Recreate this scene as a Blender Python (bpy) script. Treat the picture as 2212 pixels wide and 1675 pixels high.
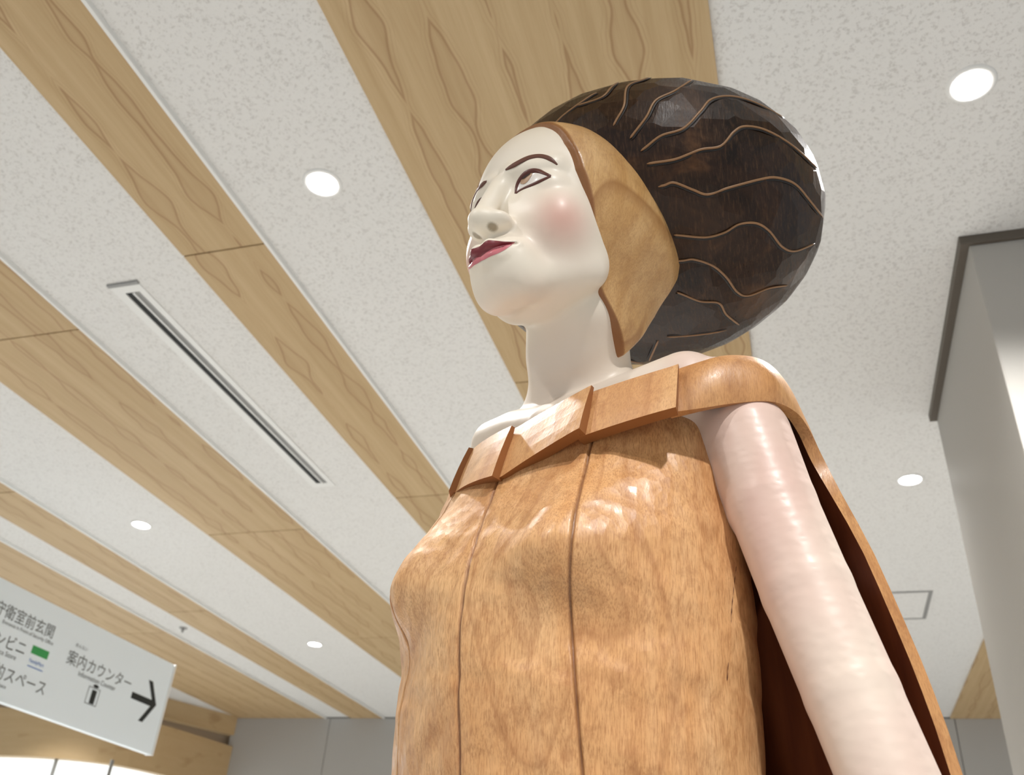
import bpy, bmesh, math, random
import numpy as np
from mathutils import Matrix, Vector

for o in list(bpy.data.objects):
    bpy.data.objects.remove(o)
SC = bpy.context.scene
COL = SC.collection
random.seed(3)
rng = np.random.default_rng(7)

# ------------------------------------------------------------------ camera
W_PX, H_PX, F_PX = 2212.0, 1675.0, 1970.8
CAM = np.array([0.0, 0.0, 1.5])
CR = np.array([0.95792926, 0.27932587, 0.0659438])      # camera right
CU = np.array([0.09734451, -0.53235855, 0.84090334])    # camera up
CF = np.array([-0.26999181, 0.79910665, 0.53715267])    # viewing direction
cd = bpy.data.cameras.new('camera')
cam = bpy.data.objects.new('camera', cd)
COL.objects.link(cam)
mw = Matrix.Identity(4)
for i in range(3):
    mw[i][0], mw[i][1], mw[i][2], mw[i][3] = CR[i], CU[i], -CF[i], CAM[i]
cam.matrix_world = mw
cd.sensor_fit = 'HORIZONTAL'
cd.sensor_width = 36.0
cd.lens = F_PX / W_PX * 36.0
cd.clip_start = 0.02
cd.dof.use_dof = True
cd.dof.focus_distance = 0.98
cd.dof.aperture_fstop = 9.0
SC.camera = cam

# ------------------------------------------------------------------ light
wd = bpy.data.worlds.new('world')
SC.world = wd
wd.use_nodes = True
wd.node_tree.nodes['Background'].inputs[0].default_value = (0.90, 0.96, 1.0, 1)
wd.node_tree.nodes['Background'].inputs[1].default_value = 0.40
SC.view_settings.view_transform = 'Standard'
SC.view_settings.look = 'None'
SC.view_settings.gamma = 1.0
SC.view_settings.use_curve_mapping = False
SC.view_settings.exposure = 0.5

# ------------------------------------------------------------------ helpers
def ray(px, py):
    return CR * (px - W_PX / 2) / F_PX - CU * (py - H_PX / 2) / F_PX + CF

def pix_axis(px, py, axis, val):
    """point where the pixel's ray meets the plane  coordinate[axis] = val (world)"""
    d = ray(px, py)
    return CAM + d * (val - CAM[axis]) / d[axis]

def link(o, parent=None):
    COL.objects.link(o)
    if parent is not None:
        o.parent = parent
    return o

def empty(name, loc=(0, 0, 0)):
    o = bpy.data.objects.new(name, None)
    o.location = loc
    o.empty_display_size = 0.1
    return link(o)

def tag(o, label=None, cat=None, group=None, kind=None):
    if label: o['label'] = label
    if cat: o['category'] = cat
    if group: o['group'] = group
    if kind: o['kind'] = kind
    return o

def mesh_obj(name, verts, faces, mat, parent=None, smooth=False, origin=(0, 0, 0)):
    me = bpy.data.meshes.new(name)
    v = np.asarray(verts, dtype=float) - np.asarray(origin, dtype=float)
    if isinstance(faces, np.ndarray):
        n, k = faces.shape
        me.vertices.add(len(v)); me.vertices.foreach_set('co', v.astype(np.float32).ravel())
        me.loops.add(n * k); me.loops.foreach_set('vertex_index', faces.astype(np.int32).ravel())
        me.polygons.add(n)
        me.polygons.foreach_set('loop_start', np.arange(0, n * k, k, dtype=np.int32))
        me.polygons.foreach_set('loop_total', np.full(n, k, dtype=np.int32))
        me.update(calc_edges=True); me.validate()
    else:
        me.from_pydata([tuple(p) for p in v], [], faces); me.update()
    if mat: me.materials.append(mat)
    if smooth:
        me.polygons.foreach_set('use_smooth', np.ones(len(me.polygons), dtype=bool))
    o = bpy.data.objects.new(name, me)
    if parent is None: o.location = origin
    return link(o, parent)

def box_mesh(lo, hi, bev=0.0):
    bm = bmesh.new()
    bmesh.ops.create_cube(bm, size=1)
    lo, hi = np.array(lo, float), np.array(hi, float)
    for v in bm.verts:
        v.co = Vector((lo + hi) / 2 + np.array(v.co) * (hi - lo))
    if bev > 0:
        bmesh.ops.bevel(bm, geom=bm.edges[:], offset=bev, segments=2, affect='EDGES', profile=0.5)
    return bm

def bm_obj(name, bm, mat, parent=None, smooth=False, loc=None):
    bmesh.ops.recalc_face_normals(bm, faces=bm.faces[:])
    me = bpy.data.meshes.new(name)
    bm.to_mesh(me); bm.free()
    if mat: me.materials.append(mat)
    if smooth:
        for p in me.polygons: p.use_smooth = True
    o = bpy.data.objects.new(name, me)
    if loc is not None: o.location = loc
    return link(o, parent)

def box(name, lo, hi, mat, parent=None, bev=0.0):
    return bm_obj(name, box_mesh(lo, hi, bev), mat, parent)

def catmull(P, n):
    P = np.asarray(P, float)
    d = np.r_[0, np.cumsum(np.linalg.norm(np.diff(P, axis=0), axis=1))]
    Q = np.vstack([2 * P[0] - P[1], P, 2 * P[-1] - P[-2]])
    t = np.linspace(0, d[-1], n)
    i = np.clip(np.searchsorted(d, t, side='right') - 1, 0, len(P) - 2)
    u = ((t - d[i]) / np.maximum(d[i + 1] - d[i], 1e-9))[:, None]
    a, b, c, e = Q[i], Q[i + 1], Q[i + 2], Q[i + 3]
    return 0.5 * (2 * b + (c - a) * u + (2 * a - 5 * b + 4 * c - e) * u ** 2 + (3 * b - a - 3 * c + e) * u ** 3)

def grid_faces(nu, nv, wrap_v=False):
    i, j = np.meshgrid(np.arange(nu - 1), np.arange(nv if wrap_v else nv - 1), indexing='ij')
    j2 = (j + 1) % nv
    return np.stack([i * nv + j, i * nv + j2, (i + 1) * nv + j2, (i + 1) * nv + j], -1).reshape(-1, 4)

def tube(P, rad, nrm=None, seg=8, flat=1.0):
    """tube along polyline P; rad scalar or array; nrm = surface normals for a flattened section"""
    P = np.asarray(P, float); n = len(P)
    rad = np.broadcast_to(np.asarray(rad, float), (n,))
    T = np.gradient(P, axis=0); T /= np.linalg.norm(T, axis=1)[:, None] + 1e-12
    if nrm is None:
        nrm = np.tile(np.array([0.3, -0.8, 0.5]), (n, 1))
    N = nrm - (nrm * T).sum(1)[:, None] * T; N /= np.linalg.norm(N, axis=1)[:, None] + 1e-12
    B = np.cross(T, N)
    a = np.linspace(0, 2 * np.pi, seg, endpoint=False)
    V = P[:, None] + rad[:, None, None] * (np.cos(a)[None, :, None] * B[:, None] + flat * np.sin(a)[None, :, None] * N[:, None])
    f = [list(q) for q in grid_faces(n, seg, True)]
    f.append(list(range(seg))[::-1]); f.append([(n - 1) * seg + k for k in range(seg)])
    return V.reshape(-1, 3), f

# ------------------------------------------------------------------ materials
def srgb(r, g, b):
    c = [(x / 255.0) for x in (r, g, b)]
    return tuple(x / 12.92 if x < 0.04045 else ((x + 0.055) / 1.055) ** 2.4 for x in c) + (1,)

class NT:
    def __init__(s, name, rough=0.5, spec=0.5, coat=0.0, coat_rough=0.1):
        s.m = bpy.data.materials.new(name); s.m.use_nodes = True
        s.t = s.m.node_tree; s.b = s.t.nodes['Principled BSDF']
        s.b.inputs['Roughness'].default_value = rough
        s.b.inputs['Specular IOR Level'].default_value = spec
        s.b.inputs['Coat Weight'].default_value = coat
        s.b.inputs['Coat Roughness'].default_value = coat_rough
        s._co = None
    def n(s, ty, **kw):
        nd = s.t.nodes.new(ty)
        for k, v in kw.items():
            setattr(nd, k, v)
        return nd
    def set(s, sock, v):
        if isinstance(v, bpy.types.NodeSocket): s.t.links.new(v, sock)
        else: sock.default_value = v
    def co(s, scale=(1, 1, 1), rot=(0, 0, 0), loc=(0, 0, 0)):
        tc = s.n('ShaderNodeTexCoord'); mp = s.n('ShaderNodeMapping')
        s.t.links.new(tc.outputs['Object'], mp.inputs[0])
        mp.inputs['Scale'].default_value = scale; mp.inputs['Rotation'].default_value = rot; mp.inputs['Location'].default_value = loc
        return mp.outputs[0]
    def noise(s, vec, scale, detail=3, rough=0.5, dist=0.0):
        nd = s.n('ShaderNodeTexNoise'); s.set(nd.inputs['Vector'], vec)
        nd.inputs['Scale'].default_value = scale; nd.inputs['Detail'].default_value = detail
        nd.inputs['Roughness'].default_value = rough; nd.inputs['Distortion'].default_value = dist
        return nd.outputs['Fac']
    def voro(s, vec, scale, feature='F1', rand=1.0, out='Distance', smooth=0.3):
        nd = s.n('ShaderNodeTexVoronoi'); nd.feature = feature
        s.set(nd.inputs['Vector'], vec); nd.inputs['Scale'].default_value = scale; nd.inputs['Randomness'].default_value = rand
        if feature == 'SMOOTH_F1': nd.inputs['Smoothness'].default_value = smooth
        return nd.outputs[out]
    def math(s, op, a, b=0.0, c=0.0):
        nd = s.n('ShaderNodeMath'); nd.operation = op
        for i, v in enumerate((a, b, c)): s.set(nd.inputs[i], v)
        return nd.outputs[0]
    def ramp(s, fac, pts, interp='LINEAR'):
        nd = s.n('ShaderNodeValToRGB'); s.set(nd.inputs[0], fac); cr = nd.color_ramp; cr.interpolation = interp
        while len(cr.elements) < len(pts): cr.elements.new(0.5)
        for e, (p, c) in zip(cr.elements, pts):
            e.position = p; e.color = c if isinstance(c, tuple) else (c, c, c, 1)
        return nd.outputs[0]
    def mix(s, fac, a, b, blend='MIX'):
        nd = s.n('ShaderNodeMix'); nd.data_type = 'RGBA'; nd.blend_type = blend
        s.set(nd.inputs[0], fac); s.set(nd.inputs[6], a); s.set(nd.inputs[7], b)
        return nd.outputs[2]
    def sep(s, vec):
        nd = s.n('ShaderNodeSeparateXYZ'); s.set(nd.inputs[0], vec); return nd.outputs
    def comb(s, x, y, z):
        nd = s.n('ShaderNodeCombineXYZ')
        for i, v in enumerate((x, y, z)): s.set(nd.inputs[i], v)
        return nd.outputs[0]
    def attr(s, name):
        nd = s.n('ShaderNodeAttribute'); nd.attribute_name = name; return nd.outputs
    def color(s, c): s.set(s.b.inputs['Base Color'], c); return s
    def rough(s, v): s.set(s.b.inputs['Roughness'], v); return s
    def bump(s, h, strength=0.3, dist=0.002, coat=False):
        nd = s.n('ShaderNodeBump'); s.set(nd.inputs['Height'], h)
        nd.inputs['Strength'].default_value = strength; nd.inputs['Distance'].default_value = dist
        s.t.links.new(nd.outputs[0], s.b.inputs['Normal'])
        if coat: s.t.links.new(nd.outputs[0], s.b.inputs['Coat Normal'])
        return s

def plain(name, c, rough=0.5, spec=0.5, emit=0.0, metal=0.0, coat=0.0):
    k = NT(name, rough, spec, coat)
    k.b.inputs['Base Color'].default_value = c
    k.b.inputs['Metallic'].default_value = metal
    if emit:
        k.b.inputs['Emission Color'].default_value = c; k.b.inputs['Emission Strength'].default_value = emit
    return k.m

def mat_acoustic():
    k = NT('acoustic_tile', 0.9, 0.2)
    c = k.co()
    cs = k.co(scale=(1, 1, 1), rot=(0, 0, 0.35))
    n1 = k.noise(cs, 95, 4, 0.6, 0.4)
    n2 = k.noise(c, 260, 2, 0.5)
    pit = k.ramp(k.math('ADD', k.math('MULTIPLY', n1, 0.72), k.math('MULTIPLY', n2, 0.28)), [(0.39, 0.0), (0.47, 1.0)])
    col = k.mix(pit, srgb(210, 208, 204), srgb(229, 228, 225))
    k.color(col); k.bump(pit, 0.4, 0.002)
    return k.m

def mat_board():
    """flat-sawn cedar board with rows of cathedral grain, boards run along y"""
    k = NT('ceiling_board_wood', 0.55, 0.3)
    c = k.co()
    x, y, z = k.sep(c)
    inf = k.n('ShaderNodeObjectInfo').outputs['Random']
    yy = k.math('ADD', y, k.math('MULTIPLY', inf, 37.0))
    pitch = 0.155
    xs = k.math('DIVIDE', k.math('ADD', x, k.math('MULTIPLY', k.noise(k.comb(0.0, yy, 0.0), 0.9, 2), 0.05)), pitch)
    col_i = k.math('FLOOR', xs)
    u = k.math('ABSOLUTE', k.math('SUBTRACT', k.math('FRACT', xs), 0.5))
    nv = k.noise(k.comb(k.math('MULTIPLY', col_i, 7.31), yy, k.math('MULTIPLY', inf, 9.0)), 3.4, 1.5, 0.5)
    fine = k.noise(k.comb(k.math('MULTIPLY', x, 60.0), k.math('MULTIPLY', yy, 3.0), inf), 1.0, 3)
    fld = k.math('ADD', k.math('SUBTRACT', u, k.math('MULTIPLY', k.math('SUBTRACT', nv, 0.42), 1.0)), k.math('MULTIPLY', fine, 0.03))
    g = k.ramp(k.math('ADD', fld, 0.2), [(0.14, 0.15), (0.19, 0.3), (0.215, 1.0), (0.235, 0.9), (0.25, 0.05), (0.285, 0.0), (0.305, 0.4), (0.32, 0.0), (0.36, 0.0), (0.375, 0.22), (0.39, 0.0)])
    streak = k.noise(k.comb(k.math('MULTIPLY', x, 28.0), k.math('MULTIPLY', yy, 0.5), inf), 1.0, 4, 0.6)
    base = k.mix(k.ramp(streak, [(0.3, 0.0), (0.7, 1.0)]), srgb(184, 157, 116), srgb(200, 174, 134))
    pore = k.noise(k.comb(k.math('MULTIPLY', x, 420.0), k.math('MULTIPLY', yy, 9.0), 0.0), 1.0, 2)
    base = k.mix(k.math('MULTIPLY', k.ramp(pore, [(0.45, 0.0), (0.75, 1.0)]), 0.25), base, srgb(170, 136, 92))
    k.color(k.mix(k.math('MULTIPLY', g, 0.55), base, srgb(140, 100, 60)))
    k.bump(streak, 0.08, 0.001)
    return k.m

def mat_carved(name, light, mid, dark, streak_dir='z', chis=52.0, bump=0.5, rough=0.42, coat=0.15, figure=1.0, fibre=0.45):
    k = NT(name, rough, 0.5, coat, 0.18)
    c = k.co()
    st = k.co(scale=(1, 1, 0.09)) if streak_dir == 'z' else k.co(scale=(0.12, 1, 1))
    warp = k.noise(c, 7, 2)
    fib = k.noise(st, 780, 3, 0.65, 0.2)
    band = k.noise(k.co(scale=(1, 1, 0.16)), 13, 4, 0.6, 1.2 * figure)
    blot = k.noise(k.co(scale=(1, 1, 0.6)), 62, 5, 0.68, 0.6)
    col = k.mix(k.ramp(band, [(0.34, 0.0), (0.66, 1.0)]), mid, light)
    col = k.mix(k.math('MULTIPLY', k.ramp(fib, [(0.44, 0.0), (0.70, 1.0)]), fibre), col, dark)
    col = k.mix(k.math('MULTIPLY', k.ramp(blot, [(0.48, 0.0), (0.76, 1.0)]), 0.55), col, dark)
    ring = k.math('FRACT', k.math('MULTIPLY', k.noise(k.co(scale=(1, 1, 0.3)), 5.0, 2, 0.45, 0.5), 11.0))
    col = k.mix(k.math('MULTIPLY', k.ramp(ring, [(0.70, 0.0), (0.93, 1.0), (1.0, 0.0)]), 0.45 * figure), col, dark)
    k.color(col)
    ch = k.voro(k.co(scale=(1, 1, 0.75)), chis, 'SMOOTH_F1', smooth=0.12)
    ch2 = k.noise(k.co(scale=(1, 1, 0.5)), 240, 3, 0.6)
    k.bump(k.math('ADD', k.math('MULTIPLY', ch, 1.0), k.math('MULTIPLY', ch2, 0.22)), bump, 0.006, coat=True)
    return k.m

def mat_skin():
    k = NT('cream_paint', 0.42, 0.35, 0.10, 0.25)
    c = k.co()
    a = k.attr('paint')['Color']
    r, g, b = k.sep(a)
    n = k.noise(c, 14, 3)
    base = k.mix(k.ramp(n, [(0.3, 0.0), (0.7, 1.0)]), srgb(236, 226, 208), srgb(241, 230, 214))
    base = k.mix(k.math('MULTIPLY', g, k.ramp(k.noise(k.co(scale=(1, 1, 0.4)), 9, 3), [(0.3, 0.35), (0.7, 1.0)])), base, srgb(219, 187, 174))
    base = k.mix(r, base, srgb(206, 132, 116))
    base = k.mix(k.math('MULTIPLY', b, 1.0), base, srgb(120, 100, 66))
    k.color(base)
    tool = k.voro(k.co(scale=(1, 1, 1.5)), 75, 'SMOOTH_F1', smooth=0.6)
    fine = k.noise(c, 130, 3, 0.6)
    hgt = k.math('ADD', k.math('MULTIPLY', tool, k.math('ADD', k.math('MULTIPLY', g, 0.30), 0.06)), k.math('MULTIPLY', fine, 0.06))
    k.bump(hgt, 0.28, 0.004, coat=True)
    return k.m

def mat_hair():
    k = NT('dark_stained_wood', 0.36, 0.22, 0.12, 0.10)
    c = k.co()
    n = k.noise(k.co(scale=(1, 1, 1.4)), 9, 4, 0.62, 0.8)
    f = k.noise(k.co(scale=(6, 1, 1), rot=(0.3, 0.2, 0.9)), 60, 4, 0.7)
    col = k.ramp(n, [(0.36, srgb(28, 16, 9)), (0.55, srgb(50, 31, 18)), (0.76, srgb(98, 66, 40))])
    col = k.mix(k.math('MULTIPLY', k.ramp(f, [(0.5, 0.0), (0.8, 1.0)]), 0.4), col, srgb(120, 86, 56))
    k.color(col)
    k.rough(k.ramp(f, [(0.3, 0.26), (0.8, 0.5)]))
    k.bump(k.math('ADD', k.math('MULTIPLY', f, 0.5), k.noise(c, 40, 3)), 0.14, 0.003, coat=True)
    return k.m

M_TILE = mat_acoustic()
M_BOARD = mat_board()
M_WHITE = plain('white_metal', srgb(233, 233, 230), 0.45)
M_DRESS = mat_carved('carved_dress_wood', srgb(236, 189, 136), srgb(220, 163, 106), srgb(154, 93, 47), chis=85.0, bump=0.13, figure=0.75, fibre=0.6)
M_COLLAR = mat_carved('carved_collar_wood', srgb(228, 180, 126), srgb(211, 155, 101), srgb(160, 100, 56), chis=34, bump=0.12, figure=0.7)
M_CAPE = mat_carved('carved_cape_wood', srgb(216, 164, 108), srgb(196, 138, 84), srgb(142, 86, 46), chis=30, bump=0.18, figure=0.6)
M_BAND = mat_carved('carved_band_wood', srgb(216, 174, 118), srgb(198, 152, 94), srgb(154, 106, 58), chis=24, bump=0.3, figure=1.6)
M_BANDEDGE = plain('band_edge_wood', srgb(140, 88, 44), 0.45)
M_ENDGRAIN_SHADE = plain('end_grain_and_shade', srgb(150, 94, 48), 0.55)
def mat_cape_inside():  # dark red-brown inner cape faces; shade of the enclosed inside is painted in
    k = NT('shaded_cape_inside', 0.6, 0.3)
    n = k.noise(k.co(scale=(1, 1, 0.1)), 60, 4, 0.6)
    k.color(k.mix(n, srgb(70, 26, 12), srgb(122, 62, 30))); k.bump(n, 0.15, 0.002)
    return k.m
M_CAPE_INSIDE = mat_cape_inside()
M_STRANDSHADE = plain('strand_shadow_paint', srgb(20, 11, 7), 0.5)
M_SKIN = mat_skin()
M_HAIR = mat_hair()
M_STRAND = plain('strand_wood', srgb(146, 108, 72), 0.4)
M_LINER = plain('dark_brown_paint', srgb(86, 38, 27), 0.45, coat=0.1)
M_BROW = plain('brow_paint', srgb(98, 58, 44), 0.5)
M_LIPU = plain('lip_paint_dark', srgb(122, 42, 50), 0.45, coat=0.1)
M_LIPL = plain('lip_paint_pink', srgb(205, 116, 124), 0.35, coat=0.25)
M_EYEW = plain('eye_white_paint', srgb(226, 219, 212), 0.35, coat=0.2)
M_IRIS = plain('iris_paint', srgb(176, 140, 108), 0.35, coat=0.2)
M_PUPIL = plain('pupil_paint', srgb(52, 28, 20), 0.35, coat=0.2)
M_GROOVE = plain('groove_stain', srgb(96, 50, 22), 0.6)
M_GREYWALL = plain('grey_wall_paint', srgb(172, 170, 166), 0.6)
M_COLUMN = plain('column_panel', srgb(172, 169, 163), 0.6, 0.3)
M_TRIM = plain('dark_bronze_trim', srgb(92, 84, 74), 0.5)
M_FLOOR = plain('floor_tile', srgb(194, 193, 190), 0.4)
M_LAMP = plain('lamp_lens', (1.0, 0.98, 0.96, 1), 0.3, emit=30.0)
M_SLOT = plain('slot_black', srgb(22, 24, 24), 0.6)
M_BLADE = plain('slot_grey_blade', srgb(150, 150, 148), 0.4)
M_SIGN = plain('sign_white', srgb(238, 247, 252), 0.4)
M_INK = plain('sign_ink', srgb(30, 34, 32), 0.5)
M_INKG = plain('sign_grey_ink', srgb(96, 100, 98), 0.5)
M_GREEN = plain('sign_green', srgb(58, 158, 84), 0.5)
M_BLUE = plain('sign_blue', srgb(52, 112, 190), 0.5)
M_PLINTH = plain('plinth_paint', srgb(210, 206, 198), 0.5)

# ------------------------------------------------------------------ the room
CZ = 3.5            # ceiling height
Y_FAR = 8.5
ceiling = box('ceiling', (-10.5, -3.0, CZ), (4.5, Y_FAR + 0.2, CZ + 0.12), M_TILE)
tag(ceiling, 'white speckled acoustic ceiling with long wooden board strips', 'ceiling', kind='structure')
# strips: x0, x1, a known board joint
STRIPS = [(-0.979, -0.050, 2.925), (-1.883, -1.566, 1.948), (-3.172, -2.545, 2.246), (-4.275, -3.925, 3.47),
          (-5.54, -4.557, 3.9), (1.168, 1.80, 2.6)]
BL, DROP = 1.905, 0.014
for (x0, x1, yj) in STRIPS:
    k0 = math.floor((-3.0 - yj) / BL)
    ya = -2.95
    kk = k0 + 1
    while ya < Y_FAR - 0.01:
        yb = min(yj + kk * BL, Y_FAR)
        kk += 1
        if yb - ya > 0.02:
            b = box('wood_board', (x0, ya + 0.003, CZ - DROP), (x1, yb - 0.003, CZ + 0.004), M_BOARD, ceiling, bev=0.0012)
        ya = yb
    if x1 > -0.1: continue
    s = box('edge_strip', (x1 + 0.001, -2.9, CZ - DROP - 0.004), (x1 + 0.012, Y_FAR, CZ + 0.002), M_WHITE, ceiling)

floor = box('floor', (-10.5, -3.0, -0.12), (4.5, Y_FAR + 0.2, 0.0), M_FLOOR)
tag(floor, 'pale stone floor of the hall', 'floor', kind='structure')

wall = box('wall_back', (-5.60, Y_FAR + 0.025, 0.0), (4.5, Y_FAR + 0.2, CZ), M_TRIM)
tag(wall, 'grey panelled wall at the far end of the hall', 'wall', kind='structure')
xj = pix_axis(706, 1600, 1, Y_FAR)[0]
for a, b in ((-5.60, xj), (xj, xj + 1.9), (xj + 1.9, xj + 3.8), (xj + 3.8, xj + 5.7), (xj + 5.7, 4.5)):
    box('wall_panel', (a + 0.003, Y_FAR, 0.0), (b - 0.003, Y_FAR + 0.03, CZ - 0.012), M_GREYWALL, wall, bev=0.002)

# square column on the right
column = box('wall_right', (0.632, 2.405, 0.0), (1.9, 3.47, CZ - 0.03), M_COLUMN, bev=0.004)
tag(column, 'square grey column reaching the ceiling beside the statue', 'column', kind='structure')
box('shadow_trim', (0.606, 2.392, CZ - 0.032), (1.92, 3.48, CZ), M_TRIM, column, bev=0.002)

# curved timber bulkhead at the far left, glazing below it
def ribbon(name, pts, z0, z1, thick, mat, parent=None):
    P = catmull(pts, 48)
    T = np.gradient(P, axis=0); T /= np.linalg.norm(T, axis=1)[:, None]
    N = np.stack([T[:, 1], -T[:, 0]], -1)
    Q = P - N * thick
    n = len(P)
    V = [(p[0], p[1], z0) for p in P] + [(p[0], p[1], z1) for p in P] + [(p[0], p[1], z0) for p in Q] + [(p[0], p[1], z1) for p in Q]
    f = []
    for i in range(n - 1):
        f += [[i, i + 1, n + i + 1, n + i], [2 * n + i + 1, 2 * n + i, 3 * n + i, 3 * n + i + 1],
              [n + i, n + i + 1, 3 * n + i + 1, 3 * n + i], [i + 1, i, 2 * n + i, 2 * n + i + 1]]
    f += [[0, n, 3 * n, 2 * n], [n - 1, 3 * n - 1, 4 * n - 1, 2 * n - 1]]
    bm = bmesh.new()
    vs = [bm.verts.new(v) for v in V]
    for q in f: bm.faces.new([vs[i] for i in q])
    return bm_obj(name, bm, mat, parent, smooth=False)

def mat_fascia():
    k = NT('fascia_wood', 0.5, 0.35)
    st = k.co(scale=(1, 1, 9))
    n = k.noise(st, 2.2, 4, 0.6, 0.5)
    kn = k.noise(k.co(scale=(1, 1, 2.2)), 3.3, 2, 0.5)
    col = k.mix(n, srgb(186, 158, 116), srgb(202, 176, 136))
    k.color(k.mix(k.ramp(kn, [(0.62, 0.0), (0.74, 0.45)]), col, srgb(150, 116, 72)))
    return k.m
M_FASCIA = mat_fascia()
PL = [(-5.62, 8.62), (-5.64, 8.49), (-5.73, 8.02), (-5.83, 7.6), (-6.02, 7.28), (-6.40, 7.08), (-6.95, 7.02), (-8.0, 7.0), (-10.4, 7.0)]
bulk = ribbon('trim_1', PL, CZ - 0.70, CZ - 0.29, 0.10, M_FASCIA)
tag(bulk, 'curved timber bulkhead with two stepped bands over the glazing at far left', 'bulkhead', kind='structure')
PU = [(-5.62, 8.62), (-5.66, 8.50), (-5.83, 8.12), (-5.98, 7.78), (-6.12, 7.52), (-6.45, 7.28), (-6.95, 7.20), (-8.0, 7.18), (-10.4, 7.18)]
ribbon('upper_band', PU, CZ - 0.18, CZ, 0.10, M_FASCIA, bulk)
PR = [(p[0] - 0.06, p[1] + 0.06) for p in PU]
ribbon('recess_strip', PR, CZ - 0.30, CZ - 0.17, 0.06, plain('recess_paint', srgb(176, 160, 142), 0.6), bulk)

glz = ribbon('window_1', [(p[0] - 0.05, p[1] + 0.06) for p in PL], 0.0, CZ - 0.68, 0.02,
             plain('lit_glazing', (0.93, 0.98, 1.0, 1), 0.15, emit=0.7))
tag(glz, 'brightly lit white glazing under the curved timber bulkhead', 'window', kind='structure')
for px in (115, 237):
    d = pix_axis(px, 1665, 1, 7.05)
    box('mullion', (d[0] - 0.004, 7.03, 0.0), (d[0] + 0.004, 7.07, CZ - 0.70), M_BLADE, glz)

# ------------------------------------------------------------------ ceiling fittings
def ring_bm(r0, r1, z0, z1, n=40):
    bm = bmesh.new()
    prof = [(r0, z1), (r0, z0), (r1 - 0.004, z0), (r1, z0 + 0.004), (r1, z1)]
    rows = []
    for i in range(n):
        a = 2 * math.pi * i / n
        rows.append([bm.verts.new((r * math.cos(a), r * math.sin(a), z)) for r, z in prof])
    for i in range(n):
        A, B = rows[i], rows[(i + 1) % n]
        for j in range(len(prof) - 1):
            bm.faces.new((A[j], B[j], B[j + 1], A[j + 1]))
    return bm
def dome_bm(r, dz, n=32):
    bm = bmesh.new()
    c = bm.verts.new((0, 0, -dz)); prev = None
    for s in (0.5, 0.85, 1.0):
        row = [bm.verts.new((r * s * math.cos(2 * math.pi * i / n), r * s * math.sin(2 * math.pi * i / n), -dz * (1 - s * s))) for i in range(n)]
        for i in range(n):
            if prev is None: bm.faces.new((c, row[(i + 1) % n], row[i]))
            else: bm.faces.new((prev[i], prev[(i + 1) % n], row[(i + 1) % n], row[i]))
        prev = row
    return bm

ring_me = lens_me = None
LAMPS = [(-1.256, 1.747, 'round downlight glowing left of the statue face', 150.0),
         (0.575, 1.794, 'round downlight glowing right of the carved hair, top right', 150.0),
         (-3.512, 3.99, 'round downlight on the white strip above the hanging sign', 150.0),
         (-3.524, 6.207, 'round downlight nearest the far grey wall', 150.0),
         (0.574, 4.051, 'round downlight between the cape and the grey column', 150.0)]
HIDDEN = [(-1.256, -0.46), (0.575, -0.46), (-3.512, 1.77), (-1.256, 4.0), (-1.256, 6.2), (0.575, 6.3), (2.85, 4.05), (2.85, 6.3), (-5.9, 4.0), (-5.9, 6.2)]  # out-of-view lamps; the later ones are added to brighten the far hall
def lamp_light(x, y, watt):
    ld = bpy.data.lights.new('downlight_beam', 'SPOT')
    ld.energy = watt; ld.spot_size = math.radians(125); ld.spot_blend = 0.9; ld.shadow_soft_size = 0.045
    ld.color = (1.0, 0.98, 0.955)
    lo = bpy.data.objects.new('downlight_beam', ld); lo.location = (x, y, CZ - 0.03)
    COL.objects.link(lo)
for (x, y, lab, wt) in LAMPS + [(x, y, 'round white downlight outside the view, in a set partly added for brightness', 165.0 if (x, y) == (0.575, -0.46) else 80.0 if (x, y) == (-1.256, -0.46) else 150.0) for x, y in HIDDEN]:
    e = empty('downlight', (x, y, CZ))
    tag(e, lab, 'ceiling light', 'downlights out of view' if 'outside' in lab else 'downlights in the white ceiling strips')
    if ring_me is None:
        r = bm_obj('trim_ring', ring_bm(0.047, 0.062, -0.005, 0.0), M_WHITE, e, True); ring_me = r.data
        l = bm_obj('lens', dome_bm(0.048, 0.004), M_LAMP, e, True); lens_me = l.data
        l.location = (0, 0, -0.0015)
    else:
        link(bpy.data.objects.new('trim_ring', ring_me), e)
        l = link(bpy.data.objects.new('lens', lens_me), e); l.location = (0, 0, -0.0015)
    lamp_light(x, y, wt)

# linear slot diffuser
e = empty('slot_diffuser', (-2.205, 2.87, CZ))
tag(e, 'long white linear air slot with a black gap in the ceiling', 'air vent')
def vbox(name, x0, x1, y0, y1, z0, z1, mat):
    o = box(name, (x0 + 2.205, y0 - 2.87, z0), (x1 + 2.205, y1 - 2.87, z1), mat, e); return o
vbox('frame', -2.268, -2.230, 2.052, 3.690, -0.006, 0.002, M_WHITE)
vbox('frame', -2.168, -2.142, 2.052, 3.690, -0.006, 0.002, M_WHITE)
vbox('frame', -2.230, -2.168, 2.052, 2.094, -0.006, 0.002, M_WHITE)
vbox('frame', -2.230, -2.168, 3.652, 3.690, -0.006, 0.002, M_WHITE)
vbox('slot', -2.230, -2.168, 2.09, 3.655, -0.001, 0.002, M_SLOT)
vbox('blade', -2.197, -2.190, 2.095, 3.652, -0.010, 0.001, M_WHITE)
vbox('blade', -2.186, -2.172, 2.095, 3.652, -0.004, 0.001, M_BLADE)
vbox('lip', -2.270, -2.140, 2.040, 2.054, -0.009, 0.001, M_BLADE)

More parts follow.
